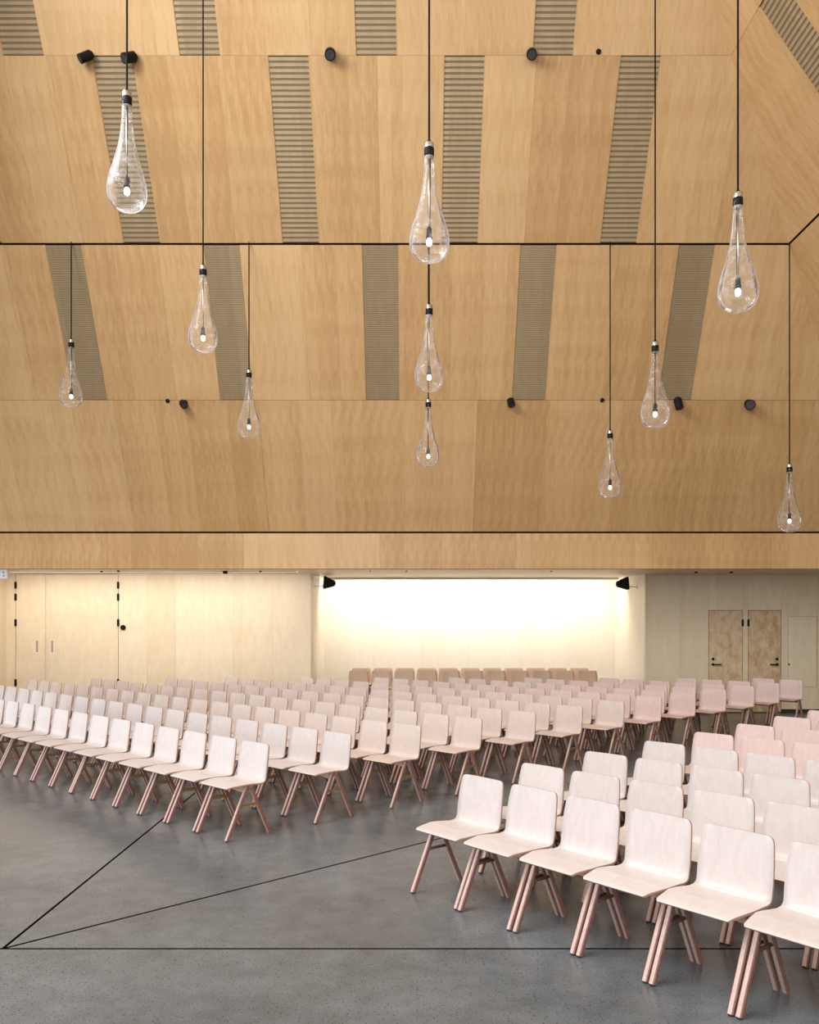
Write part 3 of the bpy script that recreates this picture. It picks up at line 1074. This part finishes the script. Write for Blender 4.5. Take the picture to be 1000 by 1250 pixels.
# ------------------------------------------------------------------ spotlights on the slopes
def on_slope(pxx, pyy):
    """point of the back slope seen at a place of the picture: upper or lower plane by height"""
    a, b = (pxx - CX) / F, (HY - pyy) / F
    # upper: y = GR_Y - UK*(z-GR_Z)
    y = (GR_Y - UK * (CAM_Z - GR_Z)) / (1 + UK * b)
    z = CAM_Z + b * y
    if z < GR_Z:
        y = (GR_Y - LK * (CAM_Z - GR_Z)) / (1 + LK * b)
        z = CAM_Z + b * y
    return Vector((a * y, y, z))


def spot(pxx, pyy, r, tilt, pan, label, length=0.16):
    p = on_slope(pxx, pyy)
    nrm = (frU if p.z > GR_Z else frL).to_3x3() @ Vector((0, 0, 1))
    t = empty('spotlight', p + nrm * 0.02)
    tag(t, label, 'spotlight', 'black spotlights on the maple slope')
    bm = bmesh.new(); tube(bm, -nrm * 0.005, nrm * 0.022, r * 0.8, n=16)
    mesh_obj('base', bm, M['black'], t)
    bm = bmesh.new(); tube(bm, nrm * 0.015, nrm * 0.10, 0.014, n=8)
    mesh_obj('arm', bm, M['black'], t)
    dirv = Vector((math.sin(pan) * math.cos(tilt), -math.cos(pan) * math.cos(tilt), -math.sin(tilt)))
    c = nrm * 0.10
    bm = bmesh.new()
    tube(bm, c - dirv * length * 0.45, c + dirv * length * 0.55, r, r, n=18)
    tube(bm, c - dirv * length * 0.62, c - dirv * length * 0.44, r * 0.6, r * 0.92, n=18)
    h = mesh_obj('lamp_head', bm, M['black'], t)
    bm = bmesh.new()
    tube(bm, c + dirv * (length * 0.551), c + dirv * (length * 0.556), r * 0.8, n=18)
    mesh_obj('lens', bm, M['rubber'], h)


R = math.radians
spot(108, 69, 0.062, R(35), R(-65), 'black spotlight farthest left on the upper panel joint', 0.17)
spot(161, 70, 0.068, R(30), R(-50), 'black spotlight behind the cable of the upper left pendant', 0.17)
spot(404, 66, 0.075, R(40), R(5), 'black spotlight on the upper joint left of the central cable', 0.13)
spot(648, 66, 0.070, R(40), R(-5), 'black spotlight on the upper joint right of the central cable', 0.13)
spot(226, 491, 0.060, R(30), R(30), 'black spotlight on the lower joint between two left pendants', 0.13)
spot(623, 489, 0.060, R(55), R(10), 'black spotlight on the lower joint right of the central pendants', 0.12)
spot(826, 490, 0.065, R(70), R(20), 'black spotlight just right of the medium right pendant', 0.17)
spot(913, 492, 0.085, R(10), R(-20), 'round black spotlight on the lower joint near the right corner', 0.10)


def sensor(pxx, pyy, label):
    p = on_slope(pxx, pyy)
    nrm = (frU if p.z > GR_Z else frL).to_3x3() @ Vector((0, 0, 1))
    bm = bmesh.new()
    tube(bm, nrm * 0.0, nrm * 0.012, 0.036, 0.034, n=14)
    tube(bm, nrm * 0.012, nrm * 0.03, 0.030, 0.014, n=14)
    o = mesh_obj('ceiling_sensor', bm, M['black'])
    o.location = p + nrm * 0.02
    tag(o, label, 'sensor', 'small black sensors on the slope')


sensor(730.5, 63, 'small black dot sensor on the upper joint at right')
sensor(205, 489, 'small black dot sensor on the lower joint at left')
sensor(735, 488, 'small black dot sensor on the lower joint by the right pendant cable')

# ------------------------------------------------------------------ fittings under the soffit
def downlight(p, yp, r, h, label):
    d = (SOF - CAM_Z) * F / (HY - yp)
    t = empty('ceiling_fitting', (px(p, d), d, SOF))
    tag(t, label, 'ceiling light', 'small fittings under the soffit')
    bm = bmesh.new(); lathe(bm, [(r * 0.9, -h), (r, -h * 0.8), (r, -0.006)], 16)
    mesh_obj('can', bm, M['black'], t)
    bm = bmesh.new(); lathe(bm, [(r * 1.25, -0.006), (r * 1.25, 0.0)], 16)
    mesh_obj('ring', bm, M['black'], t)


downlight(275, 697, 0.045, 0.05, 'largest black fitting under the soffit, above the left birch wall')
downlight(318, 697, 0.022, 0.025, 'small black fitting under soffit, left of the niche')
downlight(124, 697, 0.022, 0.025, 'small black fitting under soffit, above the wide door leaf')
downlight(144.5, 696.5, 0.024, 0.025, 'small black fitting under soffit, above the door hinges')
downlight(452, 697, 0.016, 0.012, 'tiny fitting under soffit, above the left half of niche')
downlight(496, 697, 0.018, 0.014, 'tiny fitting under soffit, left of the niche centre')
downlight(673, 697, 0.018, 0.014, 'tiny fitting under soffit, above the right half of niche')
downlight(850, 698, 0.030, 0.025, 'small black fitting under soffit, above the wall right of niche')
downlight(893, 698, 0.030, 0.025, 'small black fitting under soffit, above the two right doors')

# round black wall knob right of the double door
bm = bmesh.new()
tube(bm, (0, 0, 0), (0, -0.02, 0), 0.052, n=18)
tube(bm, (0, -0.02, 0), (0, -0.045, 0), 0.044, 0.034, n=18)
o = mesh_obj('wall_button', bm, M['black'])
o.location = (px(151, WY), WY - 0.03, pz(766, WY))
tag(o, 'round black wall button right of the double door', 'button')

# loudspeakers on brackets in the niche
def speaker(xw, s, yp, label):
    d = 17.75
    z = pz(yp, d)
    t = empty('loudspeaker', (xw, d, z))
    tag(t, label, 'loudspeaker', 'loudspeakers in the niche corners')
    bm = bmesh.new()
    c0, c1 = s * 0.20, s * 0.44
    a = [(c0, -0.13, 0.14), (c0, 0.13, 0.14), (c0, 0.13, -0.14), (c0, -0.13, -0.14)]
    b = [(c1, -0.06, 0.045), (c1, 0.06, 0.045), (c1, 0.06, -0.055), (c1, -0.06, -0.055)]
    va = [bm.verts.new(p) for p in a]; vb = [bm.verts.new(p) for p in b]
    bm.faces.new(va); bm.faces.new(vb[::-1])
    for i in range(4): bm.faces.new((va[i], va[(i + 1) % 4], vb[(i + 1) % 4], vb[i]))
    bmesh.ops.bevel(bm, geom=bm.edges[:], offset=0.015, segments=2, affect='EDGES')
    o = mesh_obj('cabinet', bm, M['black'], t)
    o.rotation_euler = (0, s * 0.08, 0)
    bm = bmesh.new(); tube(bm, (0.004 * s, 0, -0.095), (s * 0.215, 0, -0.085), 0.012, n=10)
    mesh_obj('bracket_arm', bm, M['steel'], t)
    bm = bmesh.new(); box(bm, min(0, s * 0.012), max(0, s * 0.012), -0.035, 0.035, -0.135, -0.055)
    mesh_obj('wall_plate', bm, M['steel'], t)


speaker(NX0, 1, 710, 'black loudspeaker on bracket at the left side of niche')
speaker(NX1, -1, 711, 'black loudspeaker on bracket at the right side of niche')

# small white emergency light at the far left
t = empty('emergency_light', (px(6, 15.6), 15.6, SOF))
tag(t, 'small white box with two grey lenses under the soffit at far left', 'emergency light')
bm = bmesh.new(); box(bm, -0.068, 0.068, -0.05, 0.05, -0.165, -0.012)
bmesh.ops.bevel(bm, geom=bm.edges[:], offset=0.008, segments=2, affect='EDGES')
mesh_obj('body', bm, M['white'], t)
bm = bmesh.new(); box(bm, -0.08, 0.08, -0.06, 0.06, -0.012, 0.0)
mesh_obj('mounting_plate', bm, M['white'], t)
for x, z in ((-0.005, -0.055), (0.0, -0.118)):
    bm = bmesh.new(); tube(bm, (x, -0.045, z), (x, -0.056, z), 0.021, 0.017, n=14)
    mesh_obj('lens', bm, M['greymark'], t)
